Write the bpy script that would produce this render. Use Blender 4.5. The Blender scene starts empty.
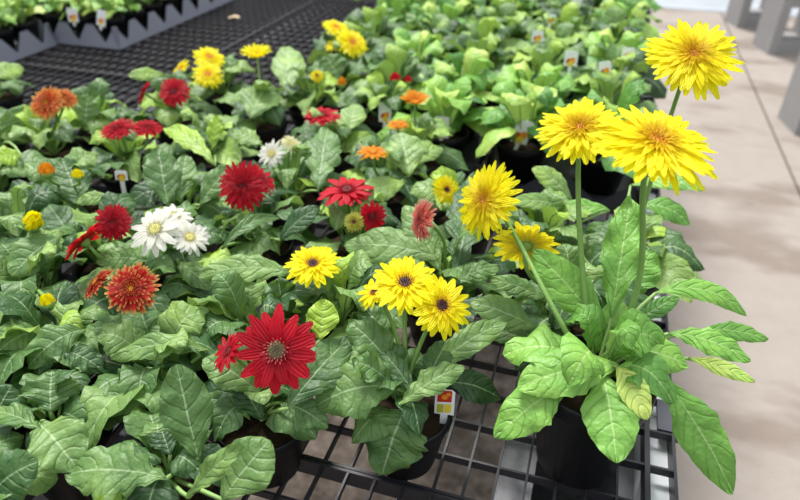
import bpy, math, random
from mathutils import Vector, Matrix
R = math.radians
scene = bpy.context.scene
col = scene.collection
rnd = random.Random(7)

# ------------------------------------------------------------------ frame of the place
ZB = 0.812                      # bench top above the floor
CX, CY = 0.033, 0.055           # mesh of the bench top
EYE = Vector((3.0 * CX, -21.44 * CX, ZB + 18.86 * CX))
YAW, PIT, FPX = R(-17.281), R(33.856), 636.7
FWD = Vector((math.sin(YAW) * math.cos(PIT), math.cos(YAW) * math.cos(PIT), -math.sin(PIT)))
RGT = Vector((math.cos(YAW), -math.sin(YAW), 0))
UPV = RGT.cross(FWD)
TOW = Vector((-math.sin(YAW), -math.cos(YAW), 0))       # horizontal, towards the viewer


def at(px, py, z):
    """point where the sight line of a photo pixel meets the height z above the bench"""
    d = FWD + (px - 400) / FPX * RGT + (250 - py) / FPX * UPV
    t = (ZB + z - EYE.z) / d.z
    return EYE + d * t


def depth(p):
    return (p - EYE).dot(FWD)


def pxm(n, p):
    return n * depth(p) / FPX


# ------------------------------------------------------------------ helpers
def tag(o, label=None, cat=None, group=None, kind=None):
    if label: o['label'] = label
    if cat: o['category'] = cat
    if group: o['group'] = group
    if kind: o['kind'] = kind
    return o


def empty(name, loc, label, cat, group=None, rz=0.0):
    o = bpy.data.objects.new(name, None)
    o.empty_display_size = 0.03
    o.location = loc
    o.rotation_euler = (0, 0, rz)
    col.objects.link(o)
    return tag(o, label, cat, group)


class MB:
    def __init__(s):
        s.v = []; s.f = []; s.uv = []; s.t = []; s.m = []

    def vert(s, p, uv=(0.5, 0.5), tone=0.5):
        s.v.append(tuple(p)); s.uv.append(uv); s.t.append(tone)
        return len(s.v) - 1

    def face(s, idx, m=0):
        s.f.append(tuple(idx)); s.m.append(m)

    def box(s, a, b, m=0, tone=0.5):
        x0, y0, z0 = a; x1, y1, z1 = b
        k = [s.vert(p, (.5, .5), tone) for p in ((x0, y0, z0), (x1, y0, z0), (x1, y1, z0), (x0, y1, z0), (x0, y0, z1), (x1, y0, z1), (x1, y1, z1), (x0, y1, z1))]
        for q in ((3, 2, 1, 0), (4, 5, 6, 7), (0, 1, 5, 4), (1, 2, 6, 5), (2, 3, 7, 6), (3, 0, 4, 7)):
            s.face([k[i] for i in q], m)

    def tube(s, pts, rad, n=6, m=0, tone=0.5, cap=True):
        rings = []
        ref = None
        for i, p in enumerate(pts):
            d = (pts[min(i + 1, len(pts) - 1)] - pts[max(i - 1, 0)]).normalized()
            if ref is None:
                ref = d.orthogonal().normalized()
            ref = (ref - d * ref.dot(d)).normalized()
            bn = d.cross(ref)
            r = rad[i] if isinstance(rad, (list, tuple)) else rad
            rings.append([s.vert(p + (ref * math.cos(2 * math.pi * k / n) + bn * math.sin(2 * math.pi * k / n)) * r, (.5, i / (len(pts) - 1)), tone) for k in range(n)])
        for a, b in zip(rings, rings[1:]):
            for k in range(n):
                s.face((a[k], a[(k + 1) % n], b[(k + 1) % n], b[k]), m)
        if cap:
            s.face(rings[0][::-1], m); s.face(rings[-1], m)

    def lathe(s, prof, n=32, m=0, tone=0.5, c=(0, 0), close=False):
        rings = [[s.vert((c[0] + r * math.cos(2 * math.pi * k / n), c[1] + r * math.sin(2 * math.pi * k / n), z), (k / n, i / len(prof)), tone) for k in range(n)] for i, (r, z) in enumerate(prof)]
        for a, b in zip(rings, rings[1:]):
            for k in range(n):
                s.face((a[k], a[(k + 1) % n], b[(k + 1) % n], b[k]), m)
        if close:
            s.face(rings[0][::-1], m); s.face(rings[-1], m)

    def mesh(s, name, mats, smooth=True):
        me = bpy.data.meshes.new(name)
        me.from_pydata(s.v, [], s.f)
        uvl = me.uv_layers.new(name='UVMap')
        li = [0] * len(me.loops)
        me.loops.foreach_get('vertex_index', li)
        buf = []
        for i in li: buf.extend(s.uv[i])
        uvl.data.foreach_set('uv', buf)
        a = me.attributes.new('tone', 'FLOAT', 'POINT')
        a.data.foreach_set('value', s.t)
        for m in (mats if isinstance(mats, (list, tuple)) else [mats]): me.materials.append(m)
        me.polygons.foreach_set('material_index', s.m)
        me.polygons.foreach_set('use_smooth', [smooth] * len(s.f))
        me.update()
        return me


def link(name, me, parent=None, loc=(0, 0, 0)):
    o = bpy.data.objects.new(name, me)
    o.location = loc
    o.parent = parent
    col.objects.link(o)
    return o


# ------------------------------------------------------------------ materials
def mat(name):
    m = bpy.data.materials.new(name); m.use_nodes = True
    nt = m.node_tree; nt.nodes.clear()
    out = nt.nodes.new('ShaderNodeOutputMaterial')
    return m, nt, out


class N:
    """tiny node writer"""
    def __init__(s, nt): s.nt = nt

    def add(s, t, **kw):
        n = s.nt.nodes.new(t)
        for k, v in kw.items(): setattr(n, k, v)
        return n

    def put(s, sock, v):
        if hasattr(v, 'is_linked') or isinstance(v, bpy.types.NodeSocket): s.nt.links.new(v, sock)
        else: sock.default_value = v

    def math(s, op, a, b=0.0, c=0.0, clamp=False):
        n = s.add('ShaderNodeMath', operation=op, use_clamp=clamp)
        for i, x in enumerate((a, b, c)): s.put(n.inputs[i], x)
        return n.outputs[0]

    def mix(s, f, a, b):
        n = s.add('ShaderNodeMix', data_type='RGBA')
        s.put(n.inputs[0], f)
        s.put(n.inputs[6], a if not isinstance(a, tuple) else (*a, 1)[:4])
        s.put(n.inputs[7], b if not isinstance(b, tuple) else (*b, 1)[:4])
        return n.outputs[2]

    def ramp(s, f, stops):
        n = s.add('ShaderNodeValToRGB')
        el = n.color_ramp.elements
        while len(el) < len(stops): el.new(0.5)
        for e, (p, c) in zip(el, stops): e.position = p; e.color = (*c, 1)
        s.put(n.inputs[0], f)
        return n.outputs[0]

    def noise(s, vec, scale, detail=3, rough=.5):
        n = s.add('ShaderNodeTexNoise')
        n.inputs['Scale'].default_value = scale; n.inputs['Detail'].default_value = detail; n.inputs['Roughness'].default_value = rough
        if vec is not None: s.put(n.inputs['Vector'], vec)
        return n.outputs['Fac']


def principled(n, out, colour, rough=.5, spec=.5, bump=None, bdist=.001, trans=0.0, tcol=None, metal=0.0):
    p = n.add('ShaderNodeBsdfPrincipled')
    n.put(p.inputs['Base Color'], colour if not isinstance(colour, tuple) else (*colour, 1))
    n.put(p.inputs['Roughness'], rough)
    p.inputs['Specular IOR Level'].default_value = spec
    p.inputs['Metallic'].default_value = metal
    if bump is not None:
        b = n.add('ShaderNodeBump'); b.inputs['Distance'].default_value = bdist; b.inputs['Strength'].default_value = 1
        n.put(b.inputs['Height'], bump); n.put(p.inputs['Normal'], b.outputs[0])
    res = p.outputs[0]
    if trans:
        t = n.add('ShaderNodeBsdfTranslucent'); n.put(t.inputs[0], tcol if tcol is not None else colour)
        mx = n.add('ShaderNodeMixShader'); mx.inputs[0].default_value = trans
        n.put(mx.inputs[1], res); n.put(mx.inputs[2], t.outputs[0]); res = mx.outputs[0]
    n.nt.links.new(res, out.inputs[0])


def leaf_material(name, stops, vein, rib, gloss=.48, nveins=6.0):
    m, nt, out = mat(name); n = N(nt)
    uv = n.add('ShaderNodeTexCoord').outputs['UV']
    tone = n.add('ShaderNodeAttribute', attribute_name='tone').outputs['Fac']
    geo = n.add('ShaderNodeNewGeometry')
    pos = geo.outputs['Position']
    sp = n.add('ShaderNodeSeparateXYZ'); n.put(sp.inputs[0], uv)
    nz = n.math('SUBTRACT', n.noise(pos, 55, 2), .5)
    u = n.math('ADD', sp.outputs[0], n.math('MULTIPLY', nz, .05))
    v = n.math('ADD', sp.outputs[1], n.math('MULTIPLY', nz, .13))
    s = n.math('MULTIPLY', n.math('ABSOLUTE', n.math('SUBTRACT', u, .5)), 2)
    q = n.math('MULTIPLY', n.math('SUBTRACT', v, n.math('MULTIPLY', n.math('POWER', s, 1.3), .22)), nveins)
    d = n.math('MULTIPLY', n.math('ABSOLUTE', n.math('SUBTRACT', n.math('FRACT', q), .5)), 2)     # 1 on a side vein
    veinm = n.math('MULTIPLY', n.math('SMOOTH_MIN', 1.0, n.math('POWER', d, 14), 0.0), n.math('SUBTRACT', 1.0, n.math('POWER', s, 4)), clamp=True)
    ribm = n.math('SUBTRACT', 1.0, n.math('MULTIPLY', s, 19), clamp=True)
    big = n.math('SUBTRACT', n.noise(pos, 26, 3), .5)
    tn = n.math('ADD', tone, n.math('MULTIPLY', big, .5))
    base = n.ramp(tn, stops)
    c = n.mix(n.math('MULTIPLY', veinm, .26), base, vein)
    c = n.mix(n.math('MULTIPLY', ribm, .62), c, rib)
    c = n.mix(n.math('MULTIPLY', geo.outputs['Backfacing'], .35), c, (.33, .46, .25))
    fine = n.noise(pos, 210, 2)
    h = n.math('ADD', n.math('MULTIPLY', n.math('POWER', d, 5), -.42), n.math('ADD', n.math('MULTIPLY', fine, .5), n.math('MULTIPLY', n.noise(pos, 75, 2), 1.1)))
    tc = n.mix(.5, c, (.35, .6, .03))
    principled(n, out, c, gloss, .5, h, .0022, .24, tc)
    return m


LEAF = leaf_material('gerbera_leaf', [(0, (.008, .032, .012)), (.3, (.030, .092, .024)), (.6, (.115, .225, .058)), (.82, (.23, .37, .10)), (1, (.36, .55, .05))], (.24, .40, .18), (.50, .64, .36))
LEAFB = leaf_material('bright_leaf', [(0, (.03, .13, .025)), (.35, (.10, .28, .045)), (.62, (.20, .44, .07)), (.82, (.31, .55, .10)), (1, (.55, .68, .15))], (.22, .45, .1), (.58, .72, .32), .48, 6.5)


def petal_material(name, stops, gloss=.5, tr=.42):
    m, nt, out = mat(name); n = N(nt)
    uv = n.add('ShaderNodeTexCoord').outputs['UV']
    tone = n.add('ShaderNodeAttribute', attribute_name='tone').outputs['Fac']
    sp = n.add('ShaderNodeSeparateXYZ'); n.put(sp.inputs[0], uv)
    base = n.ramp(sp.outputs[1], stops)
    hs = n.add('ShaderNodeHueSaturation')
    n.put(hs.inputs['Value'], n.math('ADD', .9, n.math('MULTIPLY', tone, .16)))
    n.put(hs.inputs['Color'], base)
    w = n.math('SINE', n.math('MULTIPLY', sp.outputs[0], 22))
    principled(n, out, hs.outputs[0], gloss, .35, w, .0003, tr)
    return m


Y = (.93, .70, .004)
PET = {
    'yellow': petal_material('yellow_petal', [(0, (.93, .56, .001)), (.25, (1, .82, .001)), (1, (1, .92, .006))]),
    'red': petal_material('red_petal', [(0, (.42, .004, .02)), (.5, (.60, .004, .022)), (1, (.68, .01, .03))]),
    'tipped': petal_material('yellow_tipped_red_petal', [(0, (.70, .22, .01)), (.25, (.50, .01, .008)), (.8, (.60, .015, .01)), (.95, (.85, .45, .12)), (1, (.9, .6, .25))]),
    'white': petal_material('white_petal', [(0, (.80, .78, .42)), (.3, (.86, .85, .74)), (1, (.9, .89, .84))]),
    'cream': petal_material('cream_petal', [(0, (.7, .72, .2)), (.4, (.86, .84, .45)), (1, (.9, .88, .62))]),
    'orange': petal_material('orange_petal', [(0, (.55, .10, .005)), (.4, (.88, .30, .008)), (1, (.93, .42, .02))]),
    'rust': petal_material('rust_petal', [(0, (.6, .02, .004)), (.6, (.75, .05, .008)), (1, (.95, .5, .1))]),
    'salmon': petal_material('salmon_petal', [(0, (.6, .03, .03)), (.5, (.78, .10, .08)), (.85, (.88, .28, .2)), (1, (.93, .5, .4))]),
    'back': petal_material('yellow_petal_underside', [(0, (.62, .68, .25)), (.22, (.92, .80, .05)), (1, (.98, .86, .02))]),
    'olive': petal_material('olive_bud_petal', [(0, (.3, .38, .04)), (.5, (.5, .5, .05)), (1, (.55, .55, .1))]),
}


def simple(name, c, rough=.5, spec=.5, var=None, scale=20, bscale=None, bd=.001, metal=0.0, trans=0.0):
    m, nt, out = mat(name); n = N(nt)
    pos = n.add('ShaderNodeNewGeometry').outputs['Position']
    colour = c if var is None else n.mix(n.noise(pos, scale, 5, .6), c, var)
    principled(n, out, colour if var is not None else (*c,), rough, spec, n.noise(pos, bscale, 4) if bscale else None, bd, trans, metal=metal) if True else None
    return m


POT = simple('black_pot_plastic', (.004, .004, .005), .45, .25, (.008, .008, .010), 30, 90, .0004)
SOIL = simple('dark_potting_soil', (.012, .008, .006), .95, .1, (.055, .035, .022), 160, 260, .004)
BENCH = simple('black_bench_plastic', (.011, .011, .015), .45, .5, (.024, .023, .030), 12, 120, .0003)
STEM = simple('hairy_green_stem', (.13, .27, .05), .55, .4, (.20, .36, .09), 60, 300, .0005, trans=.0)
PETIOLE = simple('pale_green_petiole', (.22, .38, .10), .5, .4, (.30, .46, .16), 40)
GREYTRAY = simple('grey_tray_plastic', (.22, .23, .29), .5, .4, (.29, .30, .37), 10)
DARKTRAY = simple('charcoal_tray_plastic', (.022, .022, .030), .4, .5, (.035, .035, .045), 10)
CARD = simple('white_card', (.85, .86, .88), .35, .5)
RED = simple('printed_red', (.45, .012, .012), .4, .4, (.62, .05, .015), 200)
ORANGE = simple('printed_orange', (.9, .32, .02), .4)
GOLD = simple('printed_yellow', (.85, .62, .04), .4)
PGREEN = simple('printed_green', (.22, .38, .04), .4, .4, (.75, .6, .05), 300)
BLOCKM = simple('grey_cinder_block', (.20, .20, .215), .9, .2, (.36, .36, .385), 14, 180, .003)
PIER = simple('pale_concrete_support', (.27, .265, .27), .85, .2, (.36, .35, .35), 6, 60, .002)
RAIL = simple('galvanized_rail', (.66, .69, .74), .45, .5, (.84, .86, .90), 9)
DRY = simple('dried_yellow_leaf', (.62, .34, .05), .7, .2, (.75, .5, .12), 60)
DRYP = simple('dried_tan_leaf', (.60, .45, .28), .8, .2, (.7, .56, .38), 40)


def floor_material(name, a, b, stain, wscale):
    m, nt, out = mat(name); n = N(nt)
    pos = n.add('ShaderNodeNewGeometry').outputs['Position']
    c = n.mix(n.noise(pos, 9, 6, .65), a, b)
    mp = n.add('ShaderNodeMapping'); mp.inputs['Rotation'].default_value = (0, 0, R(-25)); mp.inputs['Scale'].default_value = (.75, 1.5, 1)
    n.put(mp.inputs[0], pos)
    st = n.ramp(n.noise(mp.outputs[0], wscale, 4, .55), [(0, (0, 0, 0)), (.50, (0, 0, 0)), (.62, (1, 1, 1)), (1, (1, 1, 1))])
    c = n.mix(n.math('MULTIPLY', st, .55), c, stain)
    sp = n.ramp(n.noise(pos, 60, 3), [(0, (0, 0, 0)), (.62, (0, 0, 0)), (.72, (1, 1, 1)), (1, (1, 1, 1))])
    c = n.mix(n.math('MULTIPLY', sp, .12), c, stain)
    principled(n, out, c, .8, .3, n.noise(pos, 120, 4), .002)
    return m


WALK = floor_material('stained_concrete', (.255, .215, .19), (.34, .30, .27), (.14, .10, .075), 2.0)
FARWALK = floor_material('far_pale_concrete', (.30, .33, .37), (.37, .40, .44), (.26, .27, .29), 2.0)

mg, nt, out = mat('bare_earth'); n = N(nt)
pos = n.add('ShaderNodeNewGeometry').outputs['Position']
cc = n.ramp(n.noise(pos, 13, 7, .65), [(.25, (.03, .022, .018)), (.42, (.13, .095, .072)), (.55, (.25, .19, .15)), (.68, (.36, .29, .24)), (.8, (.55, .5, .45))])
vo = n.add('ShaderNodeTexVoronoi'); vo.inputs['Scale'].default_value = 45; n.put(vo.inputs['Vector'], pos)
cc = n.mix(n.math('MULTIPLY', vo.outputs['Distance'], .5), cc, (.12, .09, .07))
hs = n.add('ShaderNodeHueSaturation'); hs.inputs['Saturation'].default_value = .8; n.put(hs.inputs['Color'], cc)
principled(n, out, hs.outputs[0], .95, .1, n.noise(pos, 40, 6, .7), .012)
EARTH = mg

# ------------------------------------------------------------------ setting: floor
def struct(name, mb, m, smooth=False):
    return tag(link(name, mb.mesh(name, m, smooth)), kind='structure')


mb = MB(); mb.box((-4.5, -2.2, -.06), (.42, 7.0, 0.0)); struct('floor', mb, EARTH)
mb = MB(); mb.box((-4.4, -2.1, .001), (-.62, 6.9, .004)); struct('floor', mb, simple('painted_ground_shade', (.012, .012, .014), .8, .2, (.03, .028, .028), 5))  # added dark sheet; its colour paints the shade on the earth under the inner bench
j0, j1 = at(740, 60, -ZB), at(800, 190, -ZB)
jx = (j0.x + j1.x) / 2
mb = MB(); mb.box((.42, -2.2, -.05), (jx - .006, 5.9, 0.004)); struct('floor', mb, WALK)
mb = MB(); mb.box((jx + .006, -2.2, -.05), (4.5, 5.9, 0.004)); struct('floor', mb, WALK)
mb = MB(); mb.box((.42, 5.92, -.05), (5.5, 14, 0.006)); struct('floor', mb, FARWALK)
mb = MB(); mb.box((.3, -2.3, -.1), (5.6, 14.1, -.052)); struct('floor', mb, simple('dark_joint', (.05, .04, .035), .9))

# ------------------------------------------------------------------ bench
TAB = simple('slate_tab', (.06, .06, .08), .4)


def bench_panel(x0, x1, y0, y1, label, edge_right=False):
    o = empty('mesh_bench', (x0, y0, ZB), label, 'bench', 'black mesh panels of the plant bench')
    w, l = x1 - x0, y1 - y0
    D, T = .012, .0028
    mb = MB()
    nx, ny = max(1, round(w / CX)), max(1, round(l / CY))
    for i in range(1, nx):
        x = w * i / nx
        mb.box((x - T / 2, T, -D * .75), (x + T / 2, l - T, 0))
    for j in range(1, ny):
        y = l * j / ny
        mb.box((T, y - T / 2, -D), (w - T, y + T / 2, -.0004))
    link('mesh_grid', mb.mesh('mesh_grid', BENCH, False), o)
    mb = MB()
    E = .0042; D2 = .024
    mb.box((0.0006, 0, -D2), (E, l, .0006)); mb.box((w - E, 0, -D2), (w - .0006, l, .0006))
    mb.box((E, 0.0006, -D2), (w - E, E, .0003)); mb.box((E, l - E, -D2), (w - E, l - .0006, .0003))
    if edge_right:
        x = w - w / nx
        mb.box((x - .003, E, -D2), (x + .003, l - E, .0005))
    link('edge_frame', mb.mesh('edge_frame', BENCH, False), o)
    if edge_right:
        for y in (.168, .52, .88):
            mb = MB()
            mb.box((w - CX * .62, y, -.004), (w + .004, y + .05, .0015))
            mb.box((w + .001, y - .004, -.012), (w + .006, y + .002, .003))
            link('connector_tab', mb.mesh('connector_tab', TAB, False), o)
    return o


XR = 8 * CX + .002
YJ = -5 * CY
W1 = 41 * CX
LP = 20 * CY
ys = [YJ - LP, YJ, YJ + LP, YJ + 2 * LP, YJ + 3 * LP]
place = ['nearest the viewer', 'holding the foreground gerberas', 'between the flowering plants and the far trays', 'at the far end']
for k in range(4):
    bench_panel(XR - W1, XR, ys[k], ys[k + 1], 'black mesh bench panel along the walkway, ' + place[k], True)
for k in range(4):
    bench_panel(XR - 2 * W1 - .003, XR - W1 - .003, ys[k], ys[k + 1], 'black mesh bench panel of the inner row, ' + place[k])
RH = .04
for nm, x in (('under the walkway edge of the bench', XR - .036), ('under the joint of the two panel rows', XR - W1 - .02), ('under the inner side of the bench', XR - 2 * W1)):
    mb = MB(); mb.box((x, ys[0], ZB - .0245 - RH), (x + .032, ys[4], ZB - .0245))
    tag(link('bench_rail', mb.mesh('bench_rail', RAIL, False)), 'galvanized metal rail ' + nm, 'rail')


def cinder_block(x, y, z, label, group, h=.187):
    """hollow concrete block, .39 long in y, cores upright"""
    mb = MB(); w, l = .19, .39
    e = .045; m = .03
    mb.box((-w / 2, -l / 2, 0), (-w / 2 + e, l / 2, h)); mb.box((w / 2 - e, -l / 2, 0), (w / 2, l / 2, h))
    for yy in (-l / 2, -m / 2, l / 2 - m):
        mb.box((-w / 2 + e, yy, 0), (w / 2 - e, yy + m, h - .0005))
    o = link('cinder_block', mb.mesh('cinder_block', BLOCKM, False))
    o.location = (x, y, z)
    return tag(o, label, 'concrete block', group)


BH = (ZB - .0245 - RH) / 4
lev = ['topmost', 'second from the top', 'third from the top', 'bottom']
bx, by = at(560, 462, -.065).x, at(560, 462, -.065).y
for k in range(4):
    cinder_block(.160, by - .10, BH * (3 - k), 'grey cinder block under the nearest bench corner, %s of its stack' % lev[k], 'cinder blocks under the bench', BH - .0008)
for k in range(4):
    cinder_block(.14, 1.9, BH * (3 - k), 'grey cinder block under the far bench corner, %s of its stack' % lev[k], 'cinder blocks under the bench', BH - .0008)
for k in range(4):
    cinder_block(XR - W1, .4, BH * (3 - k), 'grey cinder block under the bench middle, %s of its stack' % lev[k], 'cinder blocks under the bench', BH - .0008)
for k in range(4):
    cinder_block(XR - 2 * W1 + .1, .4, BH * (3 - k), 'grey cinder block under the inner bench side, %s of its stack' % lev[k], 'cinder blocks under the bench', BH - .0008)


def support(p, rz, label, H=.78):
    o = empty('bench_support', (p.x, p.y, .004), label, 'concrete bench support', 'pale concrete supports across the walkway', rz)
    w, d = .17, .13
    mb = MB()
    mb.box((-w, -d, 0), (-w + .07, d, H)); link('upright', mb.mesh('upright', PIER, False), o)
    mb = MB(); mb.box((w - .07, -d, 0), (w, d, H)); link('upright', mb.mesh('upright', PIER, False), o)
    for za, zb in ((0, .10), (.33, .42), (H - .09, H)):
        mb = MB(); mb.box((-w + .0705, -d + .01, za), (w - .0705, d - .01, zb))
        link('cross_bar', mb.mesh('cross_bar', PIER, False), o)
    mb = MB(); mb.box((-w - .04, -d - .03, H + .0005), (w + .04, d + .03, H + .05))
    link('cap_slab', mb.mesh('cap_slab', PIER, False), o)
    return o


support(at(782, 50, -ZB), R(16), 'pale concrete bench support with a square opening, across the walkway in the middle')
support(at(752, 28, -ZB) + Vector((0, .12, 0)), R(16), 'pale concrete bench support farthest away across the walkway')
support(at(817, 128, -ZB), R(10), 'pale concrete bench support nearest the viewer, cut by the right edge')


# ------------------------------------------------------------------ leaves
def leaf_width(t, lobes, ph, side):
    w = (max(0.0, math.sin(math.pi * min(1, t ** .86)))) ** .58 * (.42 + .58 * min(1, t / .45) ** 1.2)
    sc = 0.0
    if lobes:
        k = (t * 6.0 + ph + side * .17) % 1.0
        sc = -lobes * (1 - abs(2 * k - 1)) ** 1.2 * max(0.0, 1.1 - t * .95)
    w *= 1 + sc + .035 * math.sin(t * 41 + ph * 9 + side * 2)
    return w


def add_leaf(mb, base, ctrl, tip, width, nhint, lobes=.3, wave=.08, cup=.25, seed=0, frm=None, tone=.5, seg=14, half=3, rib=True, roll=0.0, pr=.0016, curl=0.0):
    """one blade on a quadratic midrib with a petiole back to frm; material 0 blade, 1 midrib"""
    rr = random.Random(seed)
    ph = rr.random(); ph2 = rr.random() * 6; fq = rr.uniform(2.2, 3.8)
    P = []; S = []; NN = []
    L = (tip - base).length
    for i in range(seg + 1):
        t = (1 - math.cos(math.pi * i / seg)) / 2 * .55 + .45 * i / seg
        p = base * (1 - t) ** 2 + ctrl * 2 * t * (1 - t) + tip * t * t
        d = ((ctrl - base) * 2 * (1 - t) + (tip - ctrl) * 2 * t).normalized()
        nh = nhint if roll == 0 else Matrix.Rotation(roll, 3, d) @ nhint
        s = d.cross(nh)
        if s.length < .05: s = d.orthogonal()
        s.normalize(); nn = s.cross(d).normalized()
        P.append((t, p)); S.append(s); NN.append(nn)
    rows = []
    for i, (t, p) in enumerate(P):
        row = []
        for k in range(-half, half + 1):
            a = k / half; sd = 1 if a > 0 else -1
            hw = width / 2 * leaf_width(t, lobes, ph, sd) if 0 < i < seg else width * .012
            z = cup * abs(a) ** 1.5 * hw + wave * width * (a * a) * math.sin(2 * math.pi * fq * t + ph2 + sd * 1.3)
            z += .03 * width * math.cos(2 * math.pi * (t * 5 - abs(a) * .9)) * abs(a) * (1 - abs(a)) * 2
            z -= curl * hw * a * a * a * a
            row.append(mb.vert(p + S[i] * (a * hw * (1 - .12 * cup * abs(a))) + NN[i] * z, (.5 + a / 2, t), tone))
        rows.append(row)
    for i in range(seg):
        for k in range(2 * half):
            mb.face((rows[i][k], rows[i][k + 1], rows[i + 1][k + 1], rows[i + 1][k]), 0)
    if rib:
        pts = []; rad = []
        if frm is not None and (base - frm).length > .004:
            m = (frm + base) / 2 + Vector((0, 0, .18 * (base - frm).length)) - (ctrl - base).normalized() * .1 * L
            for i in range(5):
                t = i / 5
                pts.append(frm * (1 - t) ** 2 + m * 2 * t * (1 - t) + base * t * t); rad.append(pr * 1.15)
        for i in range(0, seg, 2):
            pts.append(P[i][1] - NN[i] * pr * .95); rad.append(pr * (1 - .8 * P[i][0]))
        mb.tube(pts, rad, 5, 1, .6)


UPW = Vector((0, 0, 1))


def rosette(seed, n=15, reach=.125, size=1.0, tone=(.2, .7), lobes=(.1, .5), seg=9, half=2, lift=1.0, droop=1.0):
    """a crown of leaves around the origin; the blades overlap like shingles"""
    rr = random.Random(seed)
    mb = MB()
    for i in range(n):
        f = i / (n - 1)                              # 0 outer .. 1 inner
        az = i * 2.39996 + rr.uniform(-.3, .3)
        reach_i = reach * (1 - .62 * f) * rr.uniform(.85, 1.12)
        d = Vector((math.cos(az), math.sin(az), 0))
        zt = (-.02 * droop + .075 * f * lift + rr.uniform(-.018, .022)) * size
        b = d * (.022 * size * (1 - .5 * f)) + Vector((0, 0, .012 + .03 * f * lift))
        tip = d * reach_i + Vector((0, 0, zt + .025))
        c = (b + tip) / 2 + Vector((0, 0, .05 * size * rr.uniform(.7, 1.4))) - d * .01
        nh = (UPW - d * .35 * f + Vector((rr.uniform(-.3, .3), rr.uniform(-.3, .3), 0))).normalized()
        w = rr.uniform(.058, .084) * size * (1 - .35 * f)
        tn = rr.uniform(*tone) + (.12 if f > .7 else 0)
        if rr.random() < .05: tn = .92
        add_leaf(mb, b, c, tip, w, nh, rr.uniform(*lobes), rr.uniform(.05, .13), rr.uniform(.0, .35), rr.random(), Vector((0, 0, 0)), tn, seg, half, True, rr.uniform(-.3, .3), .0014, rr.uniform(0, .5))
    return mb


MAINF = [rosette(100 + i, 14, .125, 1.0, (.18, .72), (.1, .6), 13, 3).mesh('foliage', [LEAF, PETIOLE]) for i in range(7)]
BRIGHTF = [rosette(200 + i, 13, .12, .95, (.3, .9), (.1, .5), 10, 3).mesh('foliage', [LEAF, PETIOLE]) for i in range(3)]
FARF = [rosette(300 + i, 13, .148, 1.25, (.12, .9), (.0, .4), 9, 2, 1.15).mesh('foliage', [LEAFB if i % 3 == 0 else LEAF, PETIOLE]) for i in range(7)]
SMALLF = [rosette(400 + i, 15, .085, .72, (.4, 1.0), (.0, .3), 7, 2, 1.4).mesh('foliage', [LEAFB, PETIOLE]) for i in range(4)]
THINF = [rosette(500 + i, 9, .085, .8, (.2, .6), (.1, .5), 11, 3, .8).mesh('foliage', [LEAF, PETIOLE]) for i in range(3)]
THINB = rosette(510, 8, .10, .9, (.3, .7), (.0, .2), 11, 3, .9).mesh('foliage', [LEAFB, PETIOLE])


def pot_mesh(r, h, rb):
    mb = MB()
    prof = [(rb * .55, .0), (rb, .0), (rb + (r - rb) * .8, h * .82), (r - .001, h * .83), (r, h * .86), (r, h - .002), (r - .0015, h), (r - .004, h - .001), (r - .0055, h * .83), (rb - .003, .006), (.0005, .006)]
    mb.lathe(prof, 36)
    return mb.mesh('pot', POT)


def soil_mesh(r, z):
    mb = MB(); rr = random.Random(3); n = 24
    c = mb.vert((0, 0, z + .004)); prev = None
    for k in range(1, 5):
        ring = [mb.vert((r * k / 4 * math.cos(2 * math.pi * q / n), r * k / 4 * math.sin(2 * math.pi * q / n), z + rr.uniform(-.002, .003))) for q in range(n)]
        for q in range(n):
            if prev is None: mb.face((c, ring[q], ring[(q + 1) % n]))
            else: mb.face((prev[q], ring[q], ring[(q + 1) % n], prev[(q + 1) % n]))
        prev = ring
    return mb.mesh('soil', SOIL)


POTS = {'mid': (pot_mesh(.0535, .082, .036), soil_mesh(.046, .070), .082), 'big': (pot_mesh(.064, .134, .046), soil_mesh(.0565, .120), .134), 'small': (pot_mesh(.046, .085, .032), soil_mesh(.039, .074), .085)}


# ------------------------------------------------------------------ flowers
def petal(mb, az, r0, r1, w, z0, elev, droop, rr, tone, notch=.0, m=0, seg=5, vs=1.0):
    d = Vector((math.cos(az), math.sin(az), 0)); s = Vector((-math.sin(az), math.cos(az), 0))
    tw = rr.uniform(-.25, .25); rows = []
    for i in range(seg + 1):
        t = i / seg
        ww = w / 2 * (.38 + .62 * math.sin(math.pi * min(1, .08 + t * .78)) ** .8) * (1 if i < seg - 1 else (.93 if i < seg else .6))
        L = r1 - r0
        p = d * (r0 + L * t) + Vector((0, 0, z0 + L * (elev * t - droop * t * t)))
        q = (s + Vector((0, 0, tw * t))).normalized()
        rows.append([mb.vert(p - q * ww + Vector((0, 0, .16 * ww)), (0, t * vs), tone), mb.vert(p + (d * -notch * L if i == seg else Vector()), (.5, t * vs), tone), mb.vert(p + q * ww + Vector((0, 0, .16 * ww)), (1, t * vs), tone)])
    for a, b in zip(rows, rows[1:]):
        mb.face((a[0], a[1], b[1], b[0]), m); mb.face((a[1], a[2], b[2], b[1]), m)


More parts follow.
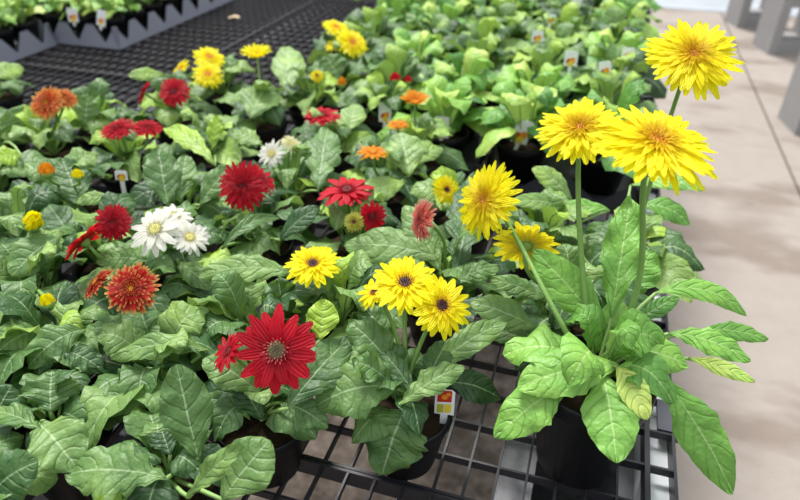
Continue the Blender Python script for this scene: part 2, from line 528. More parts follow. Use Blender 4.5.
def flower_meshes(kind, Rr, colour, centre, seed):
    rr = random.Random(seed); mb = MB(); ce = MB()
    if kind == 'double':
        layers = [(28, .12, 1.0, .20, .0, .08, .14), (28, .11, .92, .18, .03, .17, .18), (26, .10, .78, .15, .05, .26, .22), (28, .08, .60, .11, .07, .40, .28), (32, .06, .42, .06, .09, .62, .36), (30, .05, .29, .04, .10, .9, .45)]
    elif kind == 'cup':
        layers = [(18, .12, 1.0, .26, .0, .75, .25), (16, .10, .85, .2, .03, .95, .25)]
    elif kind == 'star':
        layers = [(14, .12, 1.0, .31, .0, .14, .22), (11, .11, .9, .27, .03, .22, .2), (20, .14, .36, .06, .06, .6, .2)]
    elif kind == 'ray':
        layers = [(14, .12, 1.0, .30, .0, .22, .28), (12, .12, .92, .26, .03, .34, .24)]
    else:
        layers = [(19, .12, 1.0, .27, .0, .12, .18), (18, .11, .88, .24, .04, .24, .22), (16, .10, .5, .13, .07, .5, .2)]
    for (n, r0, r1, w, z0, el, dr) in layers:
        off = rr.random()
        for k in range(n):
            petal(mb, 2 * math.pi * (k + off) / n + rr.uniform(-.07, .07), r0 * Rr, r1 * Rr * rr.uniform(.78 if kind == 'star' else .9, 1.04), w * Rr * rr.uniform(.85, 1.1), z0 * Rr, el + rr.uniform(-.09, .09), dr + rr.uniform(-.09, .09), rr, rr.random(), -.05, vs=.22 if kind == 'double' and r1 < .5 and colour == 'yellow' else 1.0)
    # florets of the middle
    cr = (.22 if kind != 'double' else .16) * Rr
    n = 46 if kind != 'double' else 34
    ce.lathe([(cr * .98, .03 * Rr), (cr, .08 * Rr), (cr * .7, .13 * Rr), (cr * .3, .12 * Rr), (.0003, .10 * Rr)], 16, 1)
    for k in range(n):
        f = math.sqrt((k + .5) / n); a = k * 2.39996
        p = Vector((cr * 1.12 * f * math.cos(a), cr * 1.12 * f * math.sin(a), (.10 + .03 * (1 - f)) * Rr))
        dd = Vector((math.cos(a) * f * .6, math.sin(a) * f * .6, 1)).normalized()
        ce.tube([p, p + dd * Rr * (.05 + .07 * f)], [.018 * Rr, .007 * Rr], 4, 0 if f > .5 else 1, rr.random())
    return mb.mesh('flower', PET[colour]), ce.mesh('flower_center', [centre[0], centre[1]])


CEN = {
    'dark': (simple('brown_ring_florets', (.55, .22, .02), .6), simple('dark_florets', (.045, .012, .01), .7)),
    'gold': (simple('golden_florets', (.9, .42, .01), .6), simple('amber_florets', (.62, .28, .02), .6)),
    'grey': (simple('pink_ring_florets', (.65, .22, .2), .6, .5, (.5, .01, .02), 500), simple('olive_florets', (.14, .11, .05), .7)),
    'red': (simple('red_florets', (.38, .005, .015), .6), simple('deep_red_florets', (.16, .004, .008), .6)),
    'cream': (simple('cream_florets', (.7, .66, .3), .6), simple('straw_florets', (.62, .58, .2), .6)),
}
CALYX = simple('green_calyx', (.16, .3, .06), .6, .3, (.25, .4, .1), 80)


def nvec(a, b, c):
    return (RGT * a + UPW * b + TOW * c).normalized()


def add_flower(root, crown, px, py, z, wpx, kind, colour, centre, n3, seed, label=None, sr=.0026, via=None, stemcolour=STEM):
    """stem, calyx and head; crown is in world space, root sits at root.location"""
    o0 = Vector(root.location)
    p = at(px, py, z); Rr = pxm(wpx, p) / 2; nn = nvec(*n3)
    me, ce = flower_meshes(kind, Rr, colour, CEN[centre], seed)
    q = nn.to_track_quat('Z', 'Y')
    f = link('flower', me, root, p - o0); f.rotation_mode = 'QUATERNION'; f.rotation_quaternion = q
    if label: f['label'] = label
    link('flower_center', ce, f)
    mb = MB()                                                  # calyx
    mb.lathe([(.0008, -.19 * Rr), (.09 * Rr, -.17 * Rr), (.17 * Rr, -.07 * Rr), (.21 * Rr, .035 * Rr), (.16 * Rr, .03 * Rr)], 12)
    link('calyx', mb.mesh('calyx', CALYX), f)
    end = p - nn * .17 * Rr
    L = (end - crown).length
    c1 = crown + UPW * L * .45 if via is None else at(*via)
    c2 = end - nn * min(.35 * L, .05) - UPW * .02
    pts = []
    for i in range(13):
        t = i / 12
        pts.append(crown * (1 - t) ** 3 + c1 * 3 * t * (1 - t) ** 2 + c2 * 3 * t * t * (1 - t) + end * t ** 3 - o0)
    mb = MB(); mb.tube(pts, [sr * (1.15 - .3 * i / 12) for i in range(13)], 8)
    link('stem', mb.mesh('stem', stemcolour), root)
    return f


def add_bud(root, crown, px, py, z, wpx, hpx, colour, seed, n3=(0, 1, 0), open_=.35):
    o0 = Vector(root.location)
    p = at(px, py, z); Rr = pxm(wpx, p) / 2; H = pxm(hpx, p); nn = nvec(*n3); rr = random.Random(seed)
    mb = MB()
    for k in range(26):
        a = k * 2.39996; f = (k + 1) / 26
        d = Vector((math.cos(a), math.sin(a), 0)); s = Vector((-math.sin(a), math.cos(a), 0)); rows = []
        for i in range(5):
            t = i / 4; r = Rr * (.35 + .65 * math.sin(math.pi * (.15 + .6 * t)) * f) * (1 - open_ * t * (1 - f))
            w = Rr * .3 * math.sin(math.pi * (.18 + .72 * t))
            pp = d * r + Vector((0, 0, H * (t * (1.05 - .25 * f) - .3)))
            rows.append([mb.vert(pp - s * w, (0, t), rr.random()), mb.vert(pp + s * w, (1, t), rr.random())])
        for x, y_ in zip(rows, rows[1:]): mb.face((x[0], x[1], y_[1], y_[0]))
    q = nn.to_track_quat('Z', 'Y')
    b = link('flower_bud', mb.mesh('flower_bud', PET[colour]), root, p - o0); b.rotation_mode = 'QUATERNION'; b.rotation_quaternion = q
    mb = MB(); mb.lathe([(.0008, -.45 * H), (.5 * Rr, -.42 * H), (.85 * Rr, -.2 * H), (.9 * Rr, .05 * H), (.7 * Rr, .1 * H)], 12)
    link('calyx', mb.mesh('calyx', CALYX), b)
    end = p - nn * .42 * H; L = (end - crown).length
    c1 = crown + UPW * L * .4; c2 = end - nn * .02
    pts = [crown * (1 - t) ** 3 + c1 * 3 * t * (1 - t) ** 2 + c2 * 3 * t * t * (1 - t) + end * t ** 3 - o0 for t in [i / 9 for i in range(10)]]
    mb = MB(); mb.tube(pts, .0022, 7)
    link('stem', mb.mesh('stem', STEM), root)


LSEED = [0]


def own_leaf(root, crown, b, t, wpx, tone=.5, arch=.25, lobes=.2, wave=.07, cup=.2, mats=None, face=.8, roll=0.0, curl=0.2, back=0.0, pet=True):
    """a leaf the photo shows by itself: b and t are (px, py, height above the bench)"""
    LSEED[0] += 1
    o0 = Vector(root.location)
    B, T = at(*b), at(*t)
    w = pxm(wpx, (B + T) / 2); L = (T - B).length
    C = (B + T) / 2 + UPW * arch * L
    nh = (UPW * (1 - face * .5) + (EYE - (B + T) / 2).normalized() * face).normalized()
    if back: nh = -nh
    mb = MB()
    add_leaf(mb, B - o0, C - o0, T - o0, w, nh, lobes, wave, cup, LSEED[0] * 1.7, (crown - o0) if pet else None, tone, 24, 5, True, roll, .0019, curl)
    return link('leaf', mb.mesh('leaf', [mats or LEAF, PETIOLE]), root)


def potted(loc, label, size='mid', foliage=None, rz=0.0, group=None, z0=.001, name='potted_gerbera'):
    pm, sm, h = POTS[size]
    o = empty(name, (loc[0], loc[1], ZB + z0), label, 'potted plant', group)
    link('pot', pm, o); link('soil', sm, o)
    if foliage is not None:
        f = link('foliage', foliage, o, (0, 0, h - .010)); f.rotation_euler = (0, 0, rz)
    return o


# ------------------------------------------------------------------ the foreground bed: crowns, relaxed so that no two pots meet
D = {
    'center': (405, 402), 'scarlet': (260, 410), 'lowleft': (168, 470), 'left': (50, 430), 'corner': (-40, 500),
    'mid1': (170, 378), 'mid2': (66, 352), 'mid3': (-30, 380), 'tipped': (135, 318), 'gap': (246, 345),
    'daisy': (340, 318), 'salmon': (440, 290), 'budlow': (40, 295), 'pair': (106, 262), 'budleft': (20, 240),
    'whites': (180, 268), 'velvet': (258, 240), 'starred': (352, 240), 'leafy1': (185, 208), 'buds': (72, 203),
    'leafy2': (-10, 195), 'ivory': (290, 192), 'apricot': (388, 185), 'goldcup': (462, 218), 'twinred': (128, 165),
    'leafy3': (212, 152), 'rust': (52, 148), 'leafy4': (-2, 145), 'crimson': (330, 150), 'oranges': (415, 155),
    'backred': (175, 118), 'tallyellow': (262, 118), 'yellows': (222, 88), 'paleb': (312, 104), 'backyellow': (352, 78), 'tinyred': (385, 112),
    'leafy5': (100, 128),
}
pos = {k: Vector(at(a, b, .09)) for k, (a, b) in D.items()}
fixed = {'bigright': Vector((.152, -.178, 0)), 'behind': Vector((.118, -.035, 0)), 'edge': Vector((.192, .115, 0)), 'inner': Vector((.060, .135, 0))}
for k in pos: pos[k].z = 0
for it in range(300):
    ks = list(pos)
    for i, a in enumerate(ks):
        for b in ks[i + 1:] + list(fixed):
            q = pos.get(b) or fixed.get(b); m_ = .1105 if b != 'bigright' else .124
            dv = pos[a] - q
            if dv.length < m_:
                push = dv.normalized() * (m_ - dv.length) * (.5 if b in pos else 1)
                pos[a] += push
                if b in pos: pos[b] -= push

LAB = {
    'center': 'black-potted gerbera with three dark-eyed yellow daisies, left of the large potted one',
    'scarlet': 'black-potted gerbera with one large scarlet flower at the front',
    'lowleft': 'flowerless gerbera with upright veined leaf at the bottom edge, left of the scarlet flower',
    'left': 'flowerless gerbera with a round folded leaf near the lower left edge',
    'corner': 'flowerless gerbera with dark glossy leaf in the bottom left corner',
    'mid1': 'flowerless gerbera with a long pale leaf, directly below the yellow-tipped red flowers',
    'mid2': 'flowerless gerbera with broad grey-green leaves, below the small yellow-green bud',
    'mid3': 'flowerless gerbera cut by the left edge, in the second row from the bottom',
    'tipped': 'gerbera with red flowers tipped in yellow',
    'gap': 'low dark gerbera in the shaded gap just behind the large scarlet flower',
    'daisy': 'gerbera with a single yellow daisy above the large scarlet flower',
    'salmon': 'gerbera with a salmon pink flower seen side-on and deeply lobed leaves',
    'budlow': 'gerbera with a small yellow-green bud near the left edge',
    'pair': 'gerbera with two red flowers left of the white flowers',
    'budleft': 'gerbera with a closed yellow bud at the left edge',
    'whites': 'gerbera with white flowers in the middle of the left bed',
    'velvet': 'gerbera with a round velvety red flower just below the ivory flower',
    'starred': 'gerbera with star-shaped red flower, dark red bloom and green bud',
    'leafy1': 'flowerless gerbera with cupped upright leaf, behind the white flowers',
    'buds': 'gerbera with an orange bud and a yellow bud',
    'leafy2': 'flowerless dark green gerbera cut by the left edge, level with the orange bud',
    'ivory': 'gerbera with small ivory white flower and a cream bloom',
    'apricot': 'gerbera with a low flat orange flower and round pale leaves',
    'goldcup': 'gerbera with a small golden yellow flower, behind the salmon flower',
    'twinred': 'gerbera with two bright red flowers side by side',
    'leafy3': 'flowerless gerbera with lime lobed leaves, right of the two bright red flowers',
    'rust': 'gerbera with a rust orange double flower, at the back left of the bed',
    'leafy4': 'flowerless gerbera with lime leaf at the left edge, near the rust orange flower',
    'crimson': 'gerbera with low crimson flower beside a rounded pale leaf',
    'oranges': 'gerbera with two small orange flowers, nearest to the black trays',
    'backred': 'gerbera with two small red flowers, below left of the yellow cluster',
    'tallyellow': 'gerbera with one yellow flower on a tall pale stem at the back of the bed',
    'yellows': 'gerbera with a cluster of yellow flowers beside the bare mesh',
    'paleb': 'gerbera with a small dark-eyed yellow flower and a dried brown bud',
    'backyellow': 'gerbera with bright yellow flowers at the back corner of the flowering bed',
    'tinyred': 'gerbera with two tiny red buds among leaves, above the orange flowers',
    'leafy5': 'flowerless gerbera with upright grey-green leaf, right of the rust orange flower',
}
ROOT = {}; CROWN = {}
for i, k in enumerate(D):
    fol = THINF[i % 3] if k in ('center', 'scarlet', 'lowleft', 'left') else (BRIGHTF[i % 3] if i > 22 else MAINF[i % 7])
    ROOT[k] = potted(pos[k], LAB[k], 'mid', fol, rnd.uniform(0, 6.28), 'gerberas of the flowering bed')
    CROWN[k] = Vector((pos[k].x, pos[k].y, ZB + .078))
ROOT['bigright'] = potted(fixed['bigright'], 'largest gerbera, bright green leaves and tall yellow flowers, big black pot at the bench edge', 'big', THINB, 1.0, 'gerberas of the flowering bed')
CROWN['bigright'] = Vector((.152, -.178, ZB + .128))
ROOT['behind'] = potted(fixed['behind'], 'gerbera directly behind the largest one, its yellow flower turned away', 'mid', MAINF[2], 2.0, 'gerberas of the flowering bed')
CROWN['behind'] = Vector((.118, -.035, ZB + .078))
ROOT['edge'] = potted(fixed['edge'], 'gerbera at the walkway edge with the topmost yellow flower', 'mid', BRIGHTF[1], .5, 'gerberas of the flowering bed')
CROWN['edge'] = Vector((.192, .115, ZB + .078))
ROOT['inner'] = potted(fixed['inner'], 'flowerless gerbera between the tall yellow flowers and the dark trays', 'mid', BRIGHTF[2], 4.0, 'gerberas of the flowering bed')
CROWN['inner'] = Vector((.060, .135, ZB + .078))


def F(k, *a, **kw): return add_flower(ROOT[k], CROWN[k], *a, **kw)
def Lf(k, *a, **kw): return own_leaf(ROOT[k], CROWN[k], *a, **kw)
def Bd(k, *a, **kw): return add_bud(ROOT[k], CROWN[k], *a, **kw)


F('bigright', 655, 145, .385, 126, 'double', 'yellow', 'gold', (.1, 1, .25), 1, sr=.0031, via=(672, 270, .24))
F('bigright', 580, 130, .36, 88, 'double', 'yellow', 'gold', (-.2, .9, .35), 2, sr=.0029, via=(578, 250, .25))
F('bigright', 487, 201, .27, 78, 'double', 'yellow', 'gold', (-.75, .5, .45), 3, sr=.0027, via=(542, 300, .25))
F('edge', 692, 57, .40, 94, 'double', 'yellow', 'gold', (-.1, .85, .55), 4, sr=.0029)
F('behind', 526, 246, .22, 66, 'single', 'back', 'cream', (.25, .25, -.9), 5, label='yellow flower seen from behind')
F('center', 405, 284, .215, 70, 'single', 'yellow', 'dark', (0, .95, .3), 6)
F('center', 441, 306, .20, 66, 'single', 'yellow', 'dark', (.3, .8, .6), 7)
F('center', 376, 292, .20, 44, 'ray', 'yellow', 'dark', (-.5, .8, .1), 8)
F('scarlet', 277, 350, .20, 92, 'star', 'red', 'grey', (0, .55, .8), 9)
F('scarlet', 229, 352, .19, 44, 'ray', 'red', 'red', (-.6, .7, .2), 10)
F('tipped', 132, 289, .20, 54, 'double', 'tipped', 'gold', (.05, .75, .65), 11)
F('tipped', 98, 283, .195, 42, 'double', 'tipped', 'gold', (-.6, .75, .1), 12)
F('pair', 113, 222, .21, 38, 'double', 'red', 'red', (.1, .6, .75), 13)
F('pair', 85, 242, .19, 54, 'ray', 'red', 'red', (-.6, .55, -.25), 14)
F('whites', 156, 230, .20, 56, 'star', 'white', 'cream', (-.1, .85, .5), 15)
F('whites', 174, 217, .195, 42, 'star', 'white', 'cream', (.3, .9, .1), 16)
F('whites', 190, 238, .19, 40, 'ray', 'white', 'cream', (.3, .8, .4), 17)
F('velvet', 243, 186, .20, 52, 'double', 'red', 'red', (-.1, .55, .8), 18)
F('velvet', 262, 180, .19, 34, 'ray', 'red', 'red', (.7, .7, .1), 19)
F('starred', 347, 191, .19, 58, 'star', 'red', 'red', (0, 1, .05), 20)
F('starred', 372, 216, .18, 32, 'ray', 'red', 'red', (.4, .3, .8), 21)
F('starred', 354, 222, .185, 22, 'single', 'olive', 'dark', (-.1, .7, .7), 22, label='green bud opening around a dark eye')
F('daisy', 313, 265, .185, 56, 'single', 'yellow', 'dark', (.0, .9, .25), 23)
F('salmon', 422, 220, .215, 46, 'double', 'salmon', 'red', (-.85, .35, .3), 24)
F('goldcup', 446, 190, .18, 32, 'single', 'yellow', 'dark', (.4, .6, .6), 25)
F('ivory', 272, 154, .19, 30, 'ray', 'white', 'cream', (-.2, .7, .6), 26)
F('ivory', 291, 144, .18, 24, 'single', 'cream', 'cream', (.4, .8, .2), 27)
F('apricot', 373, 153, .185, 32, 'ray', 'orange', 'gold', (0, 1, 0), 28)
F('oranges', 415, 103, .19, 30, 'cup', 'orange', 'gold', (0, 1, .1), 29)
F('oranges', 398, 125, .17, 24, 'ray', 'orange', 'gold', (0, 1, 0), 30)
F('crimson', 322, 116, .17, 38, 'single', 'red', 'red', (0, 1, .1), 31)
F('twinred', 118, 129, .20, 36, 'double', 'red', 'red', (-.1, 1, .2), 32)
F('twinred', 147, 128, .20, 32, 'double', 'red', 'red', (.2, 1, .1), 33)
F('backred', 144, 93, .19, 26, 'double', 'red', 'red', (-.8, .5, .1), 34)
F('backred', 174, 92, .20, 32, 'single', 'red', 'red', (.1, .6, .7), 35)
F('rust', 47, 103, .20, 36, 'double', 'rust', 'gold', (-.1, .6, .7), 36)
F('rust', 65, 98, .20, 26, 'double', 'rust', 'gold', (.5, .7, .2), 37)
F('yellows', 181, 69, .17, 24, 'single', 'yellow', 'gold', (-.5, .7, .3), 38)
F('yellows', 209, 58, .19, 34, 'single', 'yellow', 'gold', (.4, .9, .3), 39)
F('yellows', 208, 75, .17, 32, 'single', 'yellow', 'gold', (.2, .8, .5), 40)
F('tallyellow', 257, 57, .21, 32, 'cup', 'yellow', 'gold', (0, 1, .1), 41, stemcolour=PETIOLE)
F('backyellow', 336, 28, .20, 30, 'single', 'yellow', 'gold', (.3, .9, .2), 42)
F('backyellow', 352, 43, .18, 34, 'single', 'yellow', 'gold', (.4, .7, .5), 43)
F('backyellow', 335, 45, .17, 22, 'ray', 'yellow', 'gold', (-.3, .9, .3), 44)
Bd('buds', 47, 172, .20, 16, 14, 'orange', 1)
Bd('buds', 78, 176, .19, 12, 10, 'yellow', 2)
Bd('budleft', 32, 223, .18, 20, 22, 'yellow', 3, (.6, .7, .2))
Bd('budlow', 48, 302, .17, 16, 13, 'yellow', 4, (-.2, 1, .1))
F('paleb', 317, 76, .17, 15, 'single', 'yellow', 'dark', (.1, .7, .6), 45)
Bd('paleb', 342, 84, .15, 9, 10, 'orange', 5)
Bd('tinyred', 395, 79, .17, 12, 9, 'red', 6)
Bd('tinyred', 408, 81, .17, 9, 7, 'red', 7)

# the large plant at the corner, bright leaves
B = LEAFB
Lf('bigright', (608, 332, .17), (533, 250, .235), 44, .55, .05, 0, .03, .15, B, 1.0)
Lf('bigright', (611, 318, .18), (631, 197, .27), 42, .5, .03, .1, .16, .25, B, 1.1)
Lf('bigright', (618, 366, .165), (517, 388, .145), 56, .66, .18, .12, .05, .1, B, .8)
Lf('bigright', (566, 386, .145), (495, 438, .10), 50, .6, .2, .1, .05, .1, B, .9)
Lf('bigright', (602, 372, .16), (617, 463, .128), 58, .6, .12, .06, .04, .1, B, 1.0)
Lf('bigright', (617, 366, .17), (647, 420, .15), 32, .98, .15, .05, .03, .3, B, .9)
Lf('bigright', (664, 380, .15), (733, 494, .06), 50, .5, .12, .08, .05, .1, B, .9)
Lf('bigright', (610, 350, .165), (688, 366, .15), 46, .66, .22, 0, .04, .1, B, .8)
Lf('bigright', (668, 333, .17), (750, 362, .16), 30, .6, .2, .2, .08, .1, B, .8)
Lf('bigright', (700, 330, .15), (768, 340, .14), 22, .45, .15, .2, .05, .1, B, .8)
Lf('bigright', (688, 358, .14), (755, 382, .13), 18, .95, .1, 0, .04, .1, B, .8)
Lf('bigright', (655, 293, .20), (747, 316, .17), 26, .6, .35, .05, .04, .1, B, .7)
Lf('bigright', (636, 322, .17), (679, 297, .19), 20, .2, .1, 0, .02, .1, B, .7)
Lf('edge', (628, 300, .12), (652, 250, .17), 40, .5, .05, .2, .08, .1, B, .9)
Lf('edge', (650, 225, .13), (680, 275, .10), 34, .35, .3, .1, .05, .1, LEAF, .8)
Lf('edge', (640, 205, .14), (690, 225, .12), 26, .45, .3, .0, .05, .1, LEAFB, .7)
Lf('edge', (630, 185, .15), (705, 190, .17), 20, .6, .2, .1, .05, .1, LEAFB, .6)
Lf('inner', (570, 212, .13), (510, 203, .16), 22, .72, .2, .1, .04, .1, LEAF, .7)
Lf('inner', (572, 200, .13), (532, 168, .17), 24, .8, .2, .1, .04, .1, LEAF, .7)
Lf('inner', (610, 210, .13), (548, 215, .12), 22, .55, .2, .1, .04, .1, LEAFB, .7)
Lf('behind', (538, 330, .14), (470, 303, .16), 36, .66, .15, .06, .06, .1, LEAF, .8)
Lf('behind', (540, 345, .12), (478, 330, .11), 24, .5, .15, .06, .06, .1, LEAF, .8)
Lf('behind', (545, 300, .14), (490, 280, .16), 26, .62, .15, .3, .06, .1, LEAF, .8)
Lf('behind', (555, 352, .12), (515, 370, .09), 20, .3, .15, .06, .06, .1, LEAF, .8)
# centre plant
Lf('center', (398, 388, .13), (316, 406, .115), 62, .58, .3, .12, .07, .1)
Lf('center', (400, 404, .13), (464, 366, .15), 32, .68, .15, .3, .12, .1)
Lf('center', (405, 410, .115), (382, 475, .05), 76, .5, .25, .3, .06, .0)
Lf('center', (446, 382, .12), (500, 398, .09), 36, .16, .2, .0, .05, .1)
Lf('center', (398, 375, .13), (348, 322, .17), 44, .5, .2, .2, .12, .3)
Lf('center', (392, 385, .13), (352, 362, .16), 34, .52, .3, .3, .18, .4)
Lf('center', (428, 372, .13), (506, 322, .16), 32, .66, .15, .1, .08, .2)
Lf('center', (425, 385, .13), (448, 340, .15), 30, .3, .1, .1, .08, .2)
Lf('center', (395, 350, .12), (360, 303, .15), 36, .45, .15, .15, .1, .2)
Lf('center', (415, 395, .13), (380, 350, .15), 24, .35, .15, .15, .1, .2)
# scarlet plant
Lf('scarlet', (320, 340, .16), (325, 299, .19), 36, .99, .05, .15, .05, .2, None, 1.1)
Lf('scarlet', (288, 408, .13), (350, 338, .15), 50, .42, .1, .1, .06, .2, None, 1.0)
Lf('scarlet', (280, 402, .12), (328, 428, .10), 34, .5, .25, .1, .08, .1)
Lf('scarlet', (262, 395, .13), (202, 360, .165), 40, .68, .25, .1, .08, .2)
Lf('scarlet', (270, 385, .13), (195, 415, .11), 30, .5, .2, .2, .12, .2)
Lf('scarlet', (262, 420, .11), (238, 380, .14), 34, .25, .15, .1, .08, .2)
# bottom-left plants
Lf('lowleft', (198, 458, .12), (176, 364, .19), 54, .45, .02, .05, .05, .15, None, 1.1)
Lf('lowleft', (166, 478, .13), (68, 474, .13), 66, .62, .2, .5, .07, .1)
Lf('lowleft', (222, 500, .12), (270, 440, .15), 62, .6, .1, .1, .05, .2, None, 1.0)
Lf('lowleft', (188, 498, .12), (242, 446, .17), 28, .74, .15, .4, .12, .3, None, 1.0)
Lf('lowleft', (170, 455, .12), (160, 425, .13), 30, .25, .1, .1, .06, .2)
Lf('left', (40, 424, .15), (78, 470, .13), 64, .66, .25, .15, .06, .35, None, .9)
Lf('left', (50, 412, .13), (52, 370, .15), 60, .5, .05, .3, .08, .1, None, 1.0)
Lf('left', (42, 430, .15), (-8, 412, .14), 26, .62, .2, .4, .12, .2)
Lf('corner', (-15, 500, .12), (38, 462, .15), 56, .35, .2, .1, .05, .1, None, 1.0)
Lf('corner', (-10, 430, .12), (12, 385, .15), 50, .35, .1, .1, .06, .1)
Lf('mid1', (208, 350, .15), (114, 360, .15), 30, .72, .3, .25, .1, .1)
Lf('mid1', (170, 385, .13), (80, 418, .11), 36, .5, .15, .05, .05, .1)
Lf('mid1', (148, 368, .14), (118, 396, .12), 34, .4, .3, .4, .15, .1)
Lf('mid1', (195, 372, .12), (140, 345, .14), 34, .3, .2, .2, .1, .1)
Lf('mid2', (84, 330, .15), (28, 368, .13), 42, .58, .3, .1, .08, .1)
Lf('mid2', (62, 350, .14), (105, 372, .12), 32, .4, .25, .2, .1, .1)
Lf('mid2', (40, 330, .14), (-5, 355, .13), 42, .6, .25, .15, .1, .1)
Lf('tipped', (150, 335, .13), (85, 330, .14), 34, .5, .2, .2, .12, .1)
Lf('tipped', (140, 310, .13), (170, 345, .11), 36, .45, .2, .1, .08, .1)
Lf('budlow', (60, 236, .16), (12, 276, .14), 46, .6, .15, .15, .05, .05)
Lf('budlow', (45, 310, .13), (90, 290, .13), 36, .35, .2, .1, .08, .1)
Lf('whites', (232, 285, .14), (198, 280, .14), 10, .6, .1) if False else None
Lf('whites', (150, 262, .15), (96, 262, .16), 28, .66, .2, .05, .06, .1)
Lf('whites', (196, 268, .13), (172, 312, .11), 40, .35, .2, .05, .06, .1)
Lf('whites', (178, 262, .15), (210, 290, .13), 26, .6, .2, .1, .1, .1)
Lf('daisy', (298, 275, .155), (198, 276, .155), 34, .74, .2, .3, .07, .1)
Lf('daisy', (345, 262, .14), (300, 284, .14), 16, .74, .15, .1, .06, .3)
Lf('daisy', (285, 320, .12), (278, 278, .17), 44, .45, .1, .4, .16, .2, None, 1.0)
Lf('salmon', (438, 258, .15), (344, 246, .15), 46, .7, .15, .06, .05, .05)
Lf('salmon', (440, 270, .14), (405, 205, .19), 36, .66, .1, .1, .05, .1, None, 1.0)
Lf('salmon', (455, 275, .14), (480, 172, .18), 52, .35, .05, .55, .06, .1, None, 1.1)
Lf('salmon', (450, 285, .14), (500, 268, .15), 26, .55, .2, .4, .1, .1)
Lf('leafy1', (168, 205, .14), (158, 148, .20), 40, .5, .05, .1, .05, .3, None, 1.1)
Lf('leafy1', (180, 200, .14), (186, 155, .18), 30, .62, .05, .1, .05, .3, None, 1.0)
Lf('leafy1', (200, 205, .14), (232, 165, .18), 28, .55, .1, .1, .06, .2)
Lf('buds', (80, 205, .13), (62, 158, .18), 40, .4, .05, .05, .05, .1, None, 1.0)
Lf('buds', (112, 198, .15), (76, 203, .15), 16, .8, .2, .0, .04, .1)
Lf('pair', (75, 245, .12), (48, 205, .15), 36, .4, .2, .1, .05, .1)
Lf('velvet', (222, 248, .15), (280, 218, .15), 16, .5, .3, .1, .05, .4)
Lf('velvet', (280, 240, .14), (320, 208, .17), 24, .3, .2, .05, .04, .2)
Lf('velvet', (262, 232, .14), (236, 220, .16), 28, .6, .2, .5, .15, .2)
Lf('ivory', (318, 190, .14), (328, 128, .18), 42, .55, .1, .4, .07, .1, None, 1.0)
Lf('ivory', (262, 145, .15), (232, 132, .16), 24, .8, .1, .4, .08, .1)
Lf('apricot', (405, 182, .14), (358, 198, .14), 30, .8, .1, .1, .05, .1)
Lf('apricot', (410, 175, .14), (400, 132, .18), 42, .8, .1, .05, .05, .1, None, 1.0)
Lf('oranges', (415, 165, .12), (443, 148, .13), 18, .8, .2, .0, .04, .1)
Lf('crimson', (350, 130, .14), (356, 104, .16), 28, .8, .1, .05, .05, .1)
Lf('leafy3', (215, 165, .14), (165, 128, .16), 26, .95, .2, .4, .06, .2)
Lf('leafy3', (212, 150, .14), (218, 115, .19), 18, .98, .1, .3, .06, .2)
Lf('leafy4', (22, 155, .15), (-5, 158, .16), 26, .99, .1, .2, .05, .1)
Lf('leafy4', (28, 130, .13), (8, 110, .17), 40, .66, .05, .05, .05, .1, None, 1.0)
Lf('leafy5', (85, 125, .13), (88, 94, .18), 26, .6, .05, .05, .05, .1, None, 1.0)
Lf('tallyellow', (250, 118, .13), (270, 82, .16), 40, .7, .1, .05, .05, .1)
Lf('yellows', (165, 75, .14), (128, 76, .15), 16, .85, .1, .05, .05, .1)
Lf('paleb', (290, 95, .13), (288, 46, .18), 36, .8, .1, .15, .05, .1, None, 1.0)
Lf('paleb', (340, 80, .12), (325, 55, .17), 34, .6, .1, .15, .05, .1)

# ------------------------------------------------------------------ trays
def tray(x0, y0, x1, y1, m, label, pitch, h=.06, z0=.0008, group='plant trays on the bench'):
    """moulded carry tray: floor, four zigzag walls and a foot rim"""
    o = empty('plant_tray', (x0, y0, ZB + z0), label, 'plant tray', group)
    w, l = x1 - x0, y1 - y0
    mb = MB(); mb.box((.004, .004, 0), (w - .004, l - .004, .003))
    link('tray_floor', mb.mesh('tray_floor', m, False), o)
    mb = MB(); T = .0025

    def wall(a, b, inn):
        d = (b - a); L = d.length; d.normalize(); k = max(1, round(L / pitch)); step = L / k
        prof = []
        for i in range(k):
            prof += [(i * step, h), (i * step + step * .14, h), (i * step + step * .46, h * .28), (i * step + step * .54, h * .28), (i * step + step * .86, h)]
        prof.append((L, h))
        o_, i_ = [], []
        for s, z in prof:
            p = a + d * s; slope = inn * .012 * (z / h)
            o_.append((mb.vert(p), mb.vert(p + slope + Vector((0, 0, z)))))
            i_.append((mb.vert(p + inn * T), mb.vert(p + slope + inn * T + Vector((0, 0, z)))))
        for q in range(len(prof) - 1):
            mb.face((o_[q][0], o_[q + 1][0], o_[q + 1][1], o_[q][1])); mb.face((i_[q + 1][0], i_[q][0], i_[q][1], i_[q + 1][1]))
            mb.face((o_[q][1], o_[q + 1][1], i_[q + 1][1], i_[q][1]))
    c = [Vector((0, 0, 0)), Vector((w, 0, 0)), Vector((w, l, 0)), Vector((0, l, 0))]
    for i in range(4):
        inn = [Vector((0, 1, 0)), Vector((-1, 0, 0)), Vector((0, -1, 0)), Vector((1, 0, 0))][i]
        wall(c[i], c[(i + 1) % 4], inn)
    link('tray_wall', mb.mesh('tray_wall', m, False), o)
    return o


PIT_ = .164
cols = [.144 - PIT_ * k for k in range(7)]
rows = [.512 + PIT_ * k for k in range(11)]


def xleft(y):
    pts = [(.5, -.24), (.67, -.42), (.87, -.55), (1.08, -.60), (1.47, -.62), (2.3, -.85)]
    for (a, b), (c, d) in zip(pts, pts[1:]):
        if y <= c: return b + (d - b) * (y - a) / (c - a)
    return -.85


